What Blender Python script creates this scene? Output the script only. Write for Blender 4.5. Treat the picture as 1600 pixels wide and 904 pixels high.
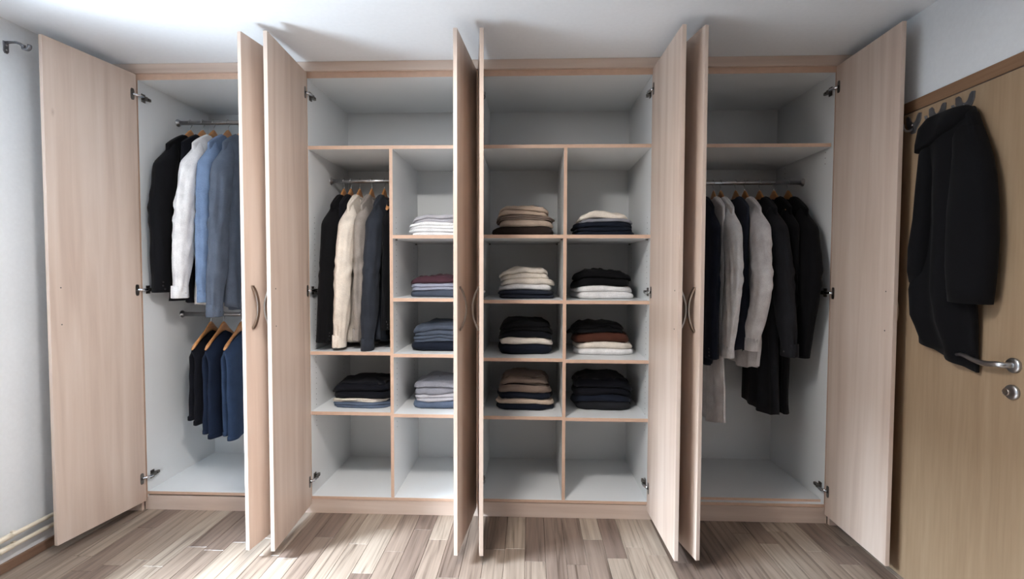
import bpy, math, random
from mathutils import Vector, Matrix, noise

R = math.radians
PI = math.pi
for o in list(bpy.data.objects):
    bpy.data.objects.remove(o)
scene = bpy.context.scene
COL = scene.collection

# ------------------------------------------------------------------ camera
CAM = Vector((2.3006, -2.8267, 1.4343))
YAW, PIT, ROL, FPX = 0.0361, -0.0374, 0.0031, 770.87
cam_d = bpy.data.cameras.new('camera')
cam_d.sensor_fit = 'HORIZONTAL'
cam_d.sensor_width = 36.0
cam_d.lens = 36.0 * FPX / 1600.0
cam_d.clip_start = 0.05
cam = bpy.data.objects.new('camera', cam_d)
COL.objects.link(cam)
cam.matrix_world = (Matrix.Translation(CAM) @ Matrix.Rotation(YAW, 4, 'Z')
                    @ Matrix.Rotation(R(90) + PIT, 4, 'X') @ Matrix.Rotation(ROL, 4, 'Z'))
scene.camera = cam

# ------------------------------------------------------------------ world, light, exposure
world = bpy.data.worlds.new('world')
scene.world = world
world.use_nodes = True
bg = world.node_tree.nodes['Background']
bg.inputs['Color'].default_value = (0.58, 0.79, 1.0, 1)
bg.inputs['Strength'].default_value = 3.0

def area(name, loc, rot, sx, sy, power, col, spread=180):
    l = bpy.data.lights.new(name, 'AREA')
    l.shape = 'RECTANGLE'
    l.size, l.size_y = sx, sy
    l.energy = power
    l.color = col
    l.spread = R(spread)
    o = bpy.data.objects.new(name, l)
    COL.objects.link(o)
    o.location, o.rotation_euler = loc, rot
    return o

# daylight falling in through the window of the left wall (sky above, bright ground below)
area('daylight_sky', (-2.4, -1.85, 3.95), (0, R(-60), 0), 2.0, 3.4, 8200, (0.74, 0.87, 1.0))
area('daylight_ground', (-1.6, -1.85, -0.45), (0, R(-138), 0), 1.9, 3.0, 1750, (0.78, 0.90, 1.0))
LAMP_POWER = 64
vs = scene.view_settings
vs.view_transform = 'Standard'
vs.look = 'None'
vs.gamma = 1.0
vs.use_curve_mapping = False
vs.exposure = -0.42

# ------------------------------------------------------------------ dimensions (metres)
W, T = 1.0, 0.019           # wardrobe unit width, board thickness
DEP = 0.636                 # inside depth
ZT = 2.5335                 # underside of the top boards
ZC = 2.62                   # ceiling
XL, XR = -0.19, 4.075       # side walls
YB, YF = 0.67, -5.0         # wall behind the wardrobe, wall behind the camera
DW, DZ0, DZ1 = 0.494, 0.060, 2.5615
ANG = [1.7016, 1.4362, 1.4951, 1.4903, 1.4481, 1.5974, 1.3812, 1.5492]

# ------------------------------------------------------------------ materials
def srgb(r, g, b):
    f = lambda c: c / 12.92 if c <= 0.04045 else ((c + 0.055) / 1.055) ** 2.4
    return (f(r / 255), f(g / 255), f(b / 255), 1)

def mat(name):
    m = bpy.data.materials.new(name)
    m.use_nodes = True
    nt = m.node_tree
    return m, nt, nt.nodes['Principled BSDF']

def N(nt, t, **kw):
    n = nt.nodes.new(t)
    for k, v in kw.items():
        setattr(n, k, v)
    return n

def ramp(nt, stops, interp='LINEAR'):
    n = N(nt, 'ShaderNodeValToRGB')
    cr = n.color_ramp
    cr.interpolation = interp
    while len(cr.elements) < len(stops):
        cr.elements.new(0.5)
    for e, (p, c) in zip(cr.elements, stops):
        e.position = p
        e.color = c
    return n

def mixc(nt, fac, a, b, mode='MIX'):
    n = N(nt, 'ShaderNodeMix', data_type='RGBA', blend_type=mode)
    for sock, v in ((n.inputs[0], fac), (n.inputs[6], a), (n.inputs[7], b)):
        if hasattr(v, 'is_output'):
            nt.links.new(v, sock)
        else:
            sock.default_value = v
    return n.outputs[2]

def wood(name, c_dark, c_mid, c_light, axis='Z', scale=1.0, rough=0.42, knots=True, band=0.35, randomness=0.0):
    m, nt, b = mat(name)
    tc = N(nt, 'ShaderNodeTexCoord')
    oi = N(nt, 'ShaderNodeObjectInfo')
    add = N(nt, 'ShaderNodeVectorMath', operation='ADD')
    off = N(nt, 'ShaderNodeVectorMath', operation='SCALE')
    off.inputs[0].default_value = (13.1, 7.7, 5.3)
    nt.links.new(oi.outputs['Random'], off.inputs['Scale'])
    nt.links.new(tc.outputs['Object'], add.inputs[0])
    nt.links.new(off.outputs[0], add.inputs[1])
    st = {'X': (0.6, 9, 9), 'Y': (9, 0.6, 9), 'Z': (9, 9, 0.5)}[axis]
    mp = N(nt, 'ShaderNodeMapping')
    mp.inputs['Scale'].default_value = [s * scale for s in st]
    nt.links.new(add.outputs[0], mp.inputs[0])
    n1 = N(nt, 'ShaderNodeTexNoise')
    n1.inputs['Scale'].default_value = 1.6
    n1.inputs['Detail'].default_value = 5
    n1.inputs['Distortion'].default_value = 0.5
    nt.links.new(mp.outputs[0], n1.inputs['Vector'])
    n2 = N(nt, 'ShaderNodeTexNoise')
    n2.inputs['Scale'].default_value = 9.0
    n2.inputs['Detail'].default_value = 4
    nt.links.new(mp.outputs[0], n2.inputs['Vector'])
    mx = N(nt, 'ShaderNodeMix', data_type='FLOAT')
    mx.inputs[0].default_value = band
    nt.links.new(n1.outputs[0], mx.inputs[2])
    nt.links.new(n2.outputs[0], mx.inputs[3])
    rp = ramp(nt, [(0.30, c_dark), (0.5, c_mid), (0.72, c_light)])
    nt.links.new(mx.outputs[0], rp.inputs[0])
    col = rp.outputs[0]
    if knots:
        mp2 = N(nt, 'ShaderNodeMapping')
        ks = {'X': (1.2, 3.6, 3.6), 'Y': (3.6, 1.2, 3.6), 'Z': (4.2, 0.0, 1.7)}[axis]
        mp2.inputs['Scale'].default_value = ks
        nt.links.new(add.outputs[0], mp2.inputs[0])
        vo = N(nt, 'ShaderNodeTexVoronoi')
        vo.inputs['Scale'].default_value = 1.0
        nt.links.new(mp2.outputs[0], vo.inputs['Vector'])
        kr = ramp(nt, [(0.0, (1, 1, 1, 1)), (0.015, (0.6, 0.6, 0.6, 1)), (0.045, (0, 0, 0, 1))])
        nt.links.new(vo.outputs['Distance'], kr.inputs[0])
        kd = tuple(c * f for c, f in zip(c_dark[:3], (0.62, 0.5, 0.45))) + (1,)
        km = N(nt, 'ShaderNodeMath', operation='MULTIPLY')
        km.inputs[1].default_value = 0.55
        nt.links.new(kr.outputs[0], km.inputs[0])
        col = mixc(nt, km.outputs[0], col, kd)
    if randomness:
        hv = N(nt, 'ShaderNodeHueSaturation')
        mr = N(nt, 'ShaderNodeMapRange')
        mr.inputs[3].default_value = 1 - randomness
        mr.inputs[4].default_value = 1 + randomness
        nt.links.new(oi.outputs['Random'], mr.inputs[0])
        nt.links.new(mr.outputs[0], hv.inputs['Value'])
        nt.links.new(col, hv.inputs['Color'])
        col = hv.outputs[0]
    nt.links.new(col, b.inputs['Base Color'])
    b.inputs['Roughness'].default_value = rough
    bp = N(nt, 'ShaderNodeBump')
    bp.inputs['Strength'].default_value = 0.04
    nt.links.new(n2.outputs[0], bp.inputs['Height'])
    nt.links.new(bp.outputs[0], b.inputs['Normal'])
    return m

def plain(name, col, rough=0.5, metal=0.0, nscale=0, namt=0.06, bump=0.0, spec=0.5):
    m, nt, b = mat(name)
    b.inputs['Roughness'].default_value = rough
    b.inputs['Metallic'].default_value = metal
    b.inputs['Specular IOR Level'].default_value = spec
    b.inputs['Base Color'].default_value = col
    if nscale:
        tc = N(nt, 'ShaderNodeTexCoord')
        n = N(nt, 'ShaderNodeTexNoise')
        n.inputs['Scale'].default_value = nscale
        n.inputs['Detail'].default_value = 6
        nt.links.new(tc.outputs['Object'], n.inputs['Vector'])
        d = tuple(c * (1 - namt) for c in col[:3]) + (1,)
        l = tuple(min(1, c * (1 + namt)) for c in col[:3]) + (1,)
        rp = ramp(nt, [(0.3, d), (0.7, l)])
        nt.links.new(n.outputs[0], rp.inputs[0])
        nt.links.new(rp.outputs[0], b.inputs['Base Color'])
        if bump:
            bp = N(nt, 'ShaderNodeBump')
            bp.inputs['Strength'].default_value = bump
            bp.inputs['Distance'].default_value = 0.002
            nt.links.new(n.outputs[0], bp.inputs['Height'])
            nt.links.new(bp.outputs[0], b.inputs['Normal'])
    return m

def fabric(name, col, weave=900, var=0.12, sheen=0.03):
    m, nt, b = mat(name)
    tc = N(nt, 'ShaderNodeTexCoord')
    n = N(nt, 'ShaderNodeTexNoise')
    n.inputs['Scale'].default_value = weave * 0.35
    n.inputs['Detail'].default_value = 2
    nt.links.new(tc.outputs['Object'], n.inputs['Vector'])
    n2 = N(nt, 'ShaderNodeTexNoise')
    n2.inputs['Scale'].default_value = 14
    n2.inputs['Detail'].default_value = 5
    nt.links.new(tc.outputs['Object'], n2.inputs['Vector'])
    mx = N(nt, 'ShaderNodeMix', data_type='FLOAT')
    mx.inputs[0].default_value = 0.5
    nt.links.new(n.outputs[0], mx.inputs[2])
    nt.links.new(n2.outputs[0], mx.inputs[3])
    d = tuple(c * (1 - 2 * var) for c in col[:3]) + (1,)
    l = tuple(min(1, c * (1 + 2 * var)) for c in col[:3]) + (1,)
    rp = ramp(nt, [(0.32, d), (0.68, l)])
    nt.links.new(mx.outputs[0], rp.inputs[0])
    nt.links.new(rp.outputs[0], b.inputs['Base Color'])
    b.inputs['Roughness'].default_value = 0.9
    b.inputs['Specular IOR Level'].default_value = 0.15
    b.inputs['Sheen Weight'].default_value = sheen
    b.inputs['Sheen Roughness'].default_value = 0.5
    bp = N(nt, 'ShaderNodeBump')
    bp.inputs['Strength'].default_value = 0.35
    bp.inputs['Distance'].default_value = 0.004
    nt.links.new(n2.outputs[0], bp.inputs['Height'])
    nt.links.new(bp.outputs[0], b.inputs['Normal'])
    return m

BIRCH = (srgb(193, 170, 155), srgb(207, 186, 171), srgb(217, 199, 186))
M = {}
M['birch'] = wood('birch_veneer', *BIRCH, axis='Z', rough=0.4, band=0.10)
M['birch_x'] = wood('birch_veneer_lengthwise', *BIRCH, axis='X', rough=0.4, band=0.10)
M['edge'] = plain('birch_edging', srgb(206, 174, 152), 0.4, 0, 30, 0.05)
M['white'] = plain('white_melamine', srgb(226, 228, 229), 0.38, 0, 3, 0.015)
M['beech'] = wood('beech_door', srgb(143, 119, 94), srgb(156, 132, 106), srgb(167, 144, 118), axis='Z', rough=0.38, knots=False, band=0.4)
M['beech_frame'] = wood('beech_frame', srgb(118, 88, 64), srgb(132, 101, 76), srgb(146, 114, 88), axis='Y', rough=0.4, knots=False, band=0.5)
M['wall'] = plain('white_wallpaper', srgb(226, 229, 232), 0.85, 0, 60, 0.02, 0.25)
M['darkwall'] = plain('bounce_cutting_taupe', srgb(112, 106, 102), 0.85, 0, 60, 0.02, 0.2)  # invented dark tone for the unseen wall, lowers fill light on the wardrobes
M['ceiling'] = plain('ceiling_paint', srgb(236, 239, 243), 0.9, 0, 50, 0.015, 0.2)
M['skirting'] = wood('brown_skirting', srgb(104, 78, 62), srgb(126, 98, 80), srgb(142, 114, 95), axis='Y', knots=False)
M['steel'] = plain('brushed_steel', srgb(190, 190, 192), 0.28, 1.0, 40, 0.06)
M['chrome'] = plain('bright_chrome', srgb(205, 205, 208), 0.14, 1.0)
M['bronze'] = plain('dark_nickel', srgb(170, 158, 148), 0.32, 1.0, 60, 0.06)
M['hinge'] = plain('hinge_nickel', srgb(120, 115, 110), 0.35, 1.0, 60, 0.1)
M['hanger'] = wood('hanger_wood', srgb(168, 112, 66), srgb(190, 134, 84), srgb(206, 152, 102), axis='Y', scale=3, rough=0.35, knots=False)
M['pipe'] = plain('cream_pipe_paint', srgb(226, 214, 194), 0.4, 0, 20, 0.04)
M['pewter'] = plain('pewter_hook', srgb(120, 120, 124), 0.4, 0.8, 40, 0.1)
M['hole'] = plain('dark_hole', srgb(70, 66, 64), 0.9)
M['pvc'] = plain('white_window_pvc', srgb(236, 238, 240), 0.35)
M['lampglass'] = None
M['button'] = plain('dark_button', srgb(40, 38, 40), 0.3)
M['pearl'] = plain('pale_button', srgb(220, 215, 208), 0.25)

FAB = {
    'black': (11, 11, 14), 'ink': (15, 16, 23), 'navy': (23, 28, 40), 'deepblue': (25, 35, 54),
    'denim': (48, 64, 90), 'blue': (112, 131, 160), 'greyblue': (90, 98, 112), 'white': (232, 230, 230),
    'cream': (226, 216, 204), 'greige': (148, 140, 134), 'charcoal': (46, 50, 58), 'rosewhite': (236, 230, 230),
    'offwhite': (238, 236, 236), 'tan': (196, 176, 158), 'taupe': (126, 110, 100), 'brown': (74, 42, 32),
    'darkbrown': (48, 38, 34), 'maroon': (72, 46, 54), 'lilac': (150, 152, 168), 'slate': (72, 79, 92),
    'lightgrey': (176, 174, 180), 'midgrey': (134, 134, 142), 'jeans': (88, 100, 120), 'darkslate': (42, 46, 58),
    'graphite': (36, 37, 41), 'beige': (184, 164, 147),
}
for k, c in FAB.items():
    M['f_' + k] = fabric('fabric_' + k, srgb(*c))

def plank_mat(name, bricks=False):
    m, nt, b = mat(name)
    tc = N(nt, 'ShaderNodeTexCoord')
    oi = N(nt, 'ShaderNodeObjectInfo')
    if bricks:
        br = N(nt, 'ShaderNodeTexBrick')
        br.offset = 0.37
        br.inputs['Scale'].default_value = 1
        br.inputs['Brick Width'].default_value = 0.75
        br.inputs['Row Height'].default_value = 0.103
        br.inputs['Mortar Size'].default_value = 0.0008
        br.inputs['Color1'].default_value = (0, 0, 0, 1)
        br.inputs['Color2'].default_value = (1, 1, 1, 1)
        mp0 = N(nt, 'ShaderNodeMapping')
        mp0.inputs['Rotation'].default_value = (0, 0, R(90))
        nt.links.new(tc.outputs['Object'], mp0.inputs[0])
        nt.links.new(mp0.outputs[0], br.inputs['Vector'])
        rnd = br.outputs['Color']
    else:
        rnd = oi.outputs['Random']
    off = N(nt, 'ShaderNodeVectorMath', operation='SCALE')
    off.inputs[0].default_value = (31.0, 17.0, 3.0)
    nt.links.new(rnd, off.inputs['Scale'])
    add = N(nt, 'ShaderNodeVectorMath', operation='ADD')
    nt.links.new(tc.outputs['Object'], add.inputs[0])
    nt.links.new(off.outputs[0], add.inputs[1])
    mp = N(nt, 'ShaderNodeMapping')
    mp.inputs['Scale'].default_value = (40, 1.6, 10)
    nt.links.new(add.outputs[0], mp.inputs[0])
    n1 = N(nt, 'ShaderNodeTexNoise')
    n1.inputs['Scale'].default_value = 1.2
    n1.inputs['Detail'].default_value = 6
    n1.inputs['Distortion'].default_value = 0.9
    nt.links.new(mp.outputs[0], n1.inputs['Vector'])
    tone = ramp(nt, [(0.0, srgb(118, 101, 91)), (0.3, srgb(136, 119, 107)), (0.6, srgb(152, 136, 122)), (1.0, srgb(166, 152, 138))])
    nt.links.new(rnd, tone.inputs[0])
    gr = ramp(nt, [(0.30, (0.42, 0.39, 0.37, 1)), (0.46, (0.84, 0.83, 0.82, 1)), (0.70, (1.14, 1.14, 1.14, 1))])
    nt.links.new(n1.outputs[0], gr.inputs[0])
    col = mixc(nt, 1.0, tone.outputs[0], gr.outputs[0], 'MULTIPLY')
    nt.links.new(col, b.inputs['Base Color'])
    b.inputs['Roughness'].default_value = 0.36
    bp = N(nt, 'ShaderNodeBump')
    bp.inputs['Strength'].default_value = 0.06
    nt.links.new(n1.outputs[0], bp.inputs['Height'])
    nt.links.new(bp.outputs[0], b.inputs['Normal'])
    return m
M['plank'] = plank_mat('laminate_plank')
M['plank_far'] = plank_mat('laminate_far', True)

def glass_mat():
    m, nt, b = mat('window_glass')
    tr = N(nt, 'ShaderNodeBsdfTransparent')
    gl = N(nt, 'ShaderNodeBsdfGlossy')
    gl.inputs['Roughness'].default_value = 0.02
    mx = N(nt, 'ShaderNodeMixShader')
    mx.inputs[0].default_value = 0.06
    nt.links.new(tr.outputs[0], mx.inputs[1])
    nt.links.new(gl.outputs[0], mx.inputs[2])
    nt.links.new(mx.outputs[0], nt.nodes['Material Output'].inputs['Surface'])
    return m
M['glass'] = glass_mat()

# ------------------------------------------------------------------ mesh builder
class MB:
    def __init__(s):
        s.v, s.f, s.m, s.sm = [], [], [], []

    def face(s, idx, m=0, smooth=False):
        s.f.append(tuple(idx)); s.m.append(m); s.sm.append(smooth)

    def box(s, x0, x1, y0, y1, z0, z1, m=0, front=None):
        """axis box; front = material index of the -y face"""
        x0, x1 = min(x0, x1), max(x0, x1)
        b = len(s.v)
        s.v += [(x0, y0, z0), (x1, y0, z0), (x1, y1, z0), (x0, y1, z0), (x0, y0, z1), (x1, y0, z1), (x1, y1, z1), (x0, y1, z1)]
        for k, q in enumerate(((0, 1, 5, 4), (1, 2, 6, 5), (2, 3, 7, 6), (3, 0, 4, 7), (4, 5, 6, 7), (3, 2, 1, 0))):
            s.face([b + i for i in q], front if (k == 0 and front is not None) else m)
        return s

    def loft(s, rings, m=0, closed=True, cap0=False, cap1=False, smooth=True):
        b = len(s.v)
        n = len(rings[0])
        for r in rings:
            s.v += [tuple(p) for p in r]
        for i in range(len(rings) - 1):
            for j in range(n if closed else n - 1):
                k = (j + 1) % n
                s.face((b + i * n + j, b + i * n + k, b + (i + 1) * n + k, b + (i + 1) * n + j), m, smooth)
        if cap0:
            s.face([b + j for j in range(n)][::-1], m)
        if cap1:
            e = b + (len(rings) - 1) * n
            s.face([e + j for j in range(n)], m)
        return s

    def tube(s, pts, rad, n=10, m=0, flat=1.0, cap=True, up=None):
        """tube along a polyline; flat scales the second cross axis"""
        pts = [Vector(p) for p in pts]
        rings = []
        prev = None
        for i, p in enumerate(pts):
            d = (pts[min(i + 1, len(pts) - 1)] - pts[max(i - 1, 0)]).normalized()
            if prev is None:
                a = Vector(up) if up else (Vector((0, 0, 1)) if abs(d.z) < 0.9 else Vector((1, 0, 0)))
            else:
                a = prev
            a = (a - d * a.dot(d)).normalized()
            prev = a
            c = d.cross(a)
            r = rad[i] if isinstance(rad, (list, tuple)) else rad
            rings.append([p + a * (r * math.cos(2 * PI * j / n)) + c * (r * flat * math.sin(2 * PI * j / n)) for j in range(n)])
        return s.loft(rings, m, True, cap, cap)

    def prism(s, poly, axis, lo, hi, m=0):
        """extrude a 2D polygon; axis names the extrusion direction"""
        def pt(p, h):
            return {'x': (h, p[0], p[1]), 'y': (p[0], h, p[1]), 'z': (p[0], p[1], h)}[axis]
        return s.loft([[pt(p, lo) for p in poly], [pt(p, hi) for p in poly]], m, True, True, True, False)

    def mesh(s, name, mats):
        me = bpy.data.meshes.new(name)
        me.from_pydata([tuple(v) for v in s.v], [], s.f)
        for q in mats:
            me.materials.append(M[q] if isinstance(q, str) else q)
        for p, mi, sm in zip(me.polygons, s.m, s.sm):
            p.material_index = mi
            p.use_smooth = sm
        me.update()
        return me

    def obj(s, name, mats, parent=None, loc=None, bevel=0.0):
        if isinstance(mats, str):
            mats = [mats]
        o = bpy.data.objects.new(name, s.mesh(name, mats))
        COL.objects.link(o)
        if parent:
            o.parent = parent
        if loc:
            o.location = loc
        if bevel:
            bv = o.modifiers.new('bevel', 'BEVEL')
            bv.width = bevel
            bv.segments = 2
            bv.limit_method = 'ANGLE'
        return o

def fix_normals(o):
    import bmesh
    bm = bmesh.new()
    bm.from_mesh(o.data)
    bmesh.ops.recalc_face_normals(bm, faces=bm.faces)
    bm.to_mesh(o.data)
    bm.free()
    return o

def empty(name, loc, rz=0.0):
    o = bpy.data.objects.new(name, None)
    o.empty_display_size = 0.1
    COL.objects.link(o)
    o.location = loc
    o.rotation_euler = (0, 0, rz)
    return o

def tag(o, label, cat=None, group=None, kind=None):
    if label: o['label'] = label
    if cat: o['category'] = cat
    if group: o['group'] = group
    if kind: o['kind'] = kind
    return o

def struct(o, label, cat):
    return tag(o, label, cat, None, 'structure')

# ------------------------------------------------------------------ the room
rng = random.Random(4)
b = MB()
b.box(XL - 0.2, XR + 0.2, YF - 0.1, -1.45, -0.12, 0.0)
b.box(XL - 0.2, XR + 0.2, -1.45, YB + 0.1, -0.12, -0.008)
floor = b.obj('floor', 'plank_far')
struct(floor, 'greige wood-look laminate floor of short planks in front of the wardrobes', 'floor')
PWID = 0.103
x = XL
col_i = 0
while x < XR - 0.005:
    x1 = min(x + PWID, XR)
    y = -1.45
    first = True
    while y < 0.05:
        ln = rng.choice((0.40, 0.52, 0.66, 0.85)) * (rng.uniform(0.3, 1) if first else 1)
        y1 = min(y + ln, 0.06)
        if 0.06 - y1 < 0.09:
            y1 = 0.06
        p = MB()
        g = 0.0006
        hw, hl = (x1 - x) / 2 - g, (y1 - y) / 2 - g
        c = 0.0012
        p.loft([[(-hw, -hl, -0.008), (hw, -hl, -0.008), (hw, hl, -0.008), (-hw, hl, -0.008)],
                [(-hw, -hl, -c), (hw, -hl, -c), (hw, hl, -c), (-hw, hl, -c)],
                [(-hw + c, -hl + c, 0), (hw - c, -hl + c, 0), (hw - c, hl - c, 0), (-hw + c, hl - c, 0)]], 0, True, True, True, False)
        p.obj('plank', 'plank', floor, ((x + x1) / 2, (y + y1) / 2, 0))
        y = y1
        first = False
    x = x1

ceil = MB().box(XL - 0.2, XR + 0.2, YF - 0.1, YB + 0.1, ZC, ZC + 0.12).obj('ceiling', 'ceiling')
struct(ceil, 'plain white painted ceiling above the wardrobes', 'ceiling')
o = MB().box(XL - 0.2, XR + 0.2, YB, YB + 0.12, 0, ZC).obj('wall_back', 'wall')
struct(o, 'white wall behind the wardrobes', 'wall')
o = MB().box(XL - 0.2, XR + 0.2, YF - 0.1, YF, 0, ZC).obj('wall_front', 'darkwall')
struct(o, 'unseen wall opposite the wardrobes, darkened taupe to cut bounce light', 'wall')
# left wall with a window opening
WY0, WY1, WZ0, WZ1 = -2.65, -1.10, 0.85, 2.30
b = MB()
b.box(XL - 0.2, XL, WY1, YB, 0, ZC)
b.box(XL - 0.2, XL, YF, WY0, 0, ZC)
b.box(XL - 0.2, XL, WY0, WY1, 0, WZ0)
b.box(XL - 0.2, XL, WY0, WY1, WZ1, ZC)
struct(b.obj('wall_left', 'wall'), 'white wall with curtain bracket and heating pipes left of wardrobes', 'wall')
win = empty('window_1', (XL - 0.14, WY0, WZ0))
struct(win, 'white framed two-pane window in the left wall', 'window')
wl, wh = WY1 - WY0, WZ1 - WZ0
b = MB()
fr = 0.06
b.box(-0.03, 0.03, 0, wl, 0, fr).box(-0.03, 0.03, 0, wl, wh - fr, wh).box(-0.03, 0.03, 0, fr, fr, wh - fr)
b.box(-0.03, 0.03, wl - fr, wl, fr, wh - fr).box(-0.03, 0.03, wl / 2 - fr / 2, wl / 2 + fr / 2, fr, wh - fr)
b.obj('window_frame', 'pvc', win)
for y0, y1 in ((fr, wl / 2 - fr / 2), (wl / 2 + fr / 2, wl - fr)):
    MB().box(-0.004, 0.004, y0, y1, fr, wh - fr).obj('pane', 'glass', win)
MB().box(0.03, 0.22, -0.03, wl + 0.03, -0.025, 0.0).obj('window_sill', 'pvc', win)

# right wall with the room door
DY0, DY1, DTOP = -1.07, -0.20, 2.168
b = MB()
b.box(XR, XR + 0.2, DY1 + 0.02, YB, 0, ZC)
b.box(XR, XR + 0.2, YF, DY0 - 0.02, 0, ZC)
b.box(XR, XR + 0.2, DY0 - 0.02, DY1 + 0.02, DTOP, ZC)
struct(b.obj('wall_right', 'wall'), 'white wall around the beech room door right of wardrobes', 'wall')
door = empty('door_1', (XR, 0, 0))
struct(door, 'beech veneered room door with steel lever handle in the right wall', 'door')
b = MB()
b.box(-0.014, 0.04, DY0 - 0.075, DY1 + 0.062, DTOP + 0.007, DTOP + 0.058)
b.obj('architrave_head', 'beech_frame', door, None, 0.002)
for y0, y1 in ((DY1 + 0.004, DY1 + 0.062), (DY0 - 0.075, DY0 - 0.004)):
    MB().box(-0.014, 0.04, y0, y1, 0, DTOP + 0.003).obj('architrave_post', 'beech_frame', door, None, 0.002)
leaf = MB().box(-0.026, 0.016, DY0, DY1, 0.006, DTOP - 0.002).obj('door_leaf', 'beech', door, None, 0.003)
MB().box(0.03, 0.19, DY0 - 0.02, DY1 + 0.02, 0, DTOP).obj('door_lining', 'beech_frame', door)

def disc(bm, cx, cy, cz, r, h, axis, n=28, m=0, dome=0.0):
    """short round plate, extruded from the given centre along +-axis"""
    rings = []
    for k, (rr, hh) in enumerate(((r, 0), (r, h * 0.7), (r * 0.93, h), (r * 0.5, h + dome * 0.7), (0.0005, h + dome))):
        ring = []
        for j in range(n):
            a = 2 * PI * j / n
            p, q = rr * math.cos(a), rr * math.sin(a)
            ring.append({'x': (cx + hh, cy + p, cz + q), 'y': (cx + p, cy + hh, cz + q), 'z': (cx + p, cy + q, cz + hh)}[axis])
        rings.append(ring)
    bm.loft(rings, m, True, True, True)
    return bm

HY, HZ = -0.995, 1.100
lv = MB()
pts = [(-0.026, HY, HZ), (-0.05, HY, HZ), (-0.064, HY + 0.004, HZ), (-0.071, HY + 0.02, HZ), (-0.073, HY + 0.05, HZ - 0.004),
       (-0.075, HY + 0.08, HZ - 0.005), (-0.077, HY + 0.11, HZ + 0.001), (-0.078, HY + 0.14, HZ + 0.010), (-0.078, HY + 0.165, HZ + 0.012), (-0.077, HY + 0.185, HZ + 0.008)]
lv.tube(pts, [0.011, 0.011, 0.011, 0.011, 0.0105, 0.010, 0.0095, 0.009, 0.0075, 0.006], 12, 0, 0.85)
hd = lv.obj('door_handle', 'steel', door)
disc(MB(), -0.026, HY, HZ, 0.027, -0.010, 'x', 28, 0, -0.001).obj('handle_rose', 'steel', hd)
lk = disc(MB(), -0.026, HY + 0.002, HZ - 0.098, 0.027, -0.010, 'x', 28, 0, -0.001).obj('keyhole_rose', 'steel', door)
kb = MB()
kb.tube([(-0.034, HY + 0.004, HZ - 0.098), (-0.05, HY + 0.004, HZ - 0.098)], 0.004, 8)
kb.tube([(-0.05, HY + 0.004 + 0.011 * math.cos(a), HZ - 0.098 + 0.011 * math.sin(a)) for a in [2 * PI * i / 14 for i in range(15)]], 0.003, 6)
kb.box(-0.0525, -0.0475, HY - 0.004, HY + 0.012, HZ - 0.105, HZ - 0.091)
kb.obj('key', 'bronze', lk)

# left wall: skirting, pipes, curtain bracket
bb = MB().box(XL, XL + 0.016, YF, -0.022, 0, 0.045).obj('baseboard_left', 'skirting', None, None, 0.002)
struct(bb, 'brown wooden skirting along the left wall under the pipes', 'baseboard')
bb = MB().box(XR - 0.014, XR, YF, DY0 - 0.08, 0, 0.05).obj('baseboard_right', 'skirting', None, None, 0.002)
struct(bb, 'brown wooden skirting along the right wall beyond the door', 'baseboard')
for zz, rr, xo, lab in ((0.170, 0.0105, 0.030, 'upper of two cream heating pipes along the left wall'), (0.118, 0.0105, 0.030, 'lower of two cream heating pipes along the left wall')):
    e = empty('heating_pipe', (XL + xo, -1.2, zz))
    tag(e, lab, 'pipe', 'heating pipes on the left wall')
    MB().tube([(0, 0, 0), (0, 1.17, 0)], rr, 12).obj('pipe_run', 'pipe', e)
    for yy in (0.56, 1.0):
        MB().tube([(0, yy - 0.03, 0), (0, yy - 0.028, 0), (0, yy + 0.028, 0), (0, yy + 0.03, 0)], [rr, rr * 1.28, rr * 1.28, rr], 12).obj('pipe_sleeve', 'pipe', e)
        MB().box(-xo, -rr * 0.8, yy + 0.05, yy + 0.064, -0.006, 0.006).obj('wall_clip', 'pipe', e)
cb = empty('curtain_bracket', (XL, -0.535, 2.487))
tag(cb, 'grey metal curtain rod bracket high on the left wall', 'bracket')
pl = MB()
pl.prism([(-0.012, 0.026), (0.012, 0.026), (0.012, -0.02), (0.006, -0.03), (-0.006, -0.03), (-0.012, -0.02)], 'x', 0, 0.006)
pl.obj('wall_plate', 'pewter', cb, None, 0.001)
disc(disc(MB(), 0.006, 0, 0.008, 0.004, 0.002, 'x', 10), 0.006, 0, -0.014, 0.004, 0.002, 'x', 10).obj('screw', 'steel', cb)
MB().tube([(0.004, 0, 0.021), (0.03, 0, 0.022), (0.055, 0, 0.021), (0.075, 0, 0.014), (0.088, 0, 0.002), (0.092, 0, -0.01)], [0.006, 0.0055, 0.0055, 0.006, 0.007, 0.008], 8, 0, 1.3).obj('arm', 'pewter', cb)
MB().tube([(0.105 + 0.016 * math.cos(a), 0, 0.002 + 0.016 * math.sin(a)) for a in [R(150) + R(230) * i / 14 for i in range(15)]], 0.006, 8, 0, 1.8).obj('rod_cradle', 'pewter', cb)

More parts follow.
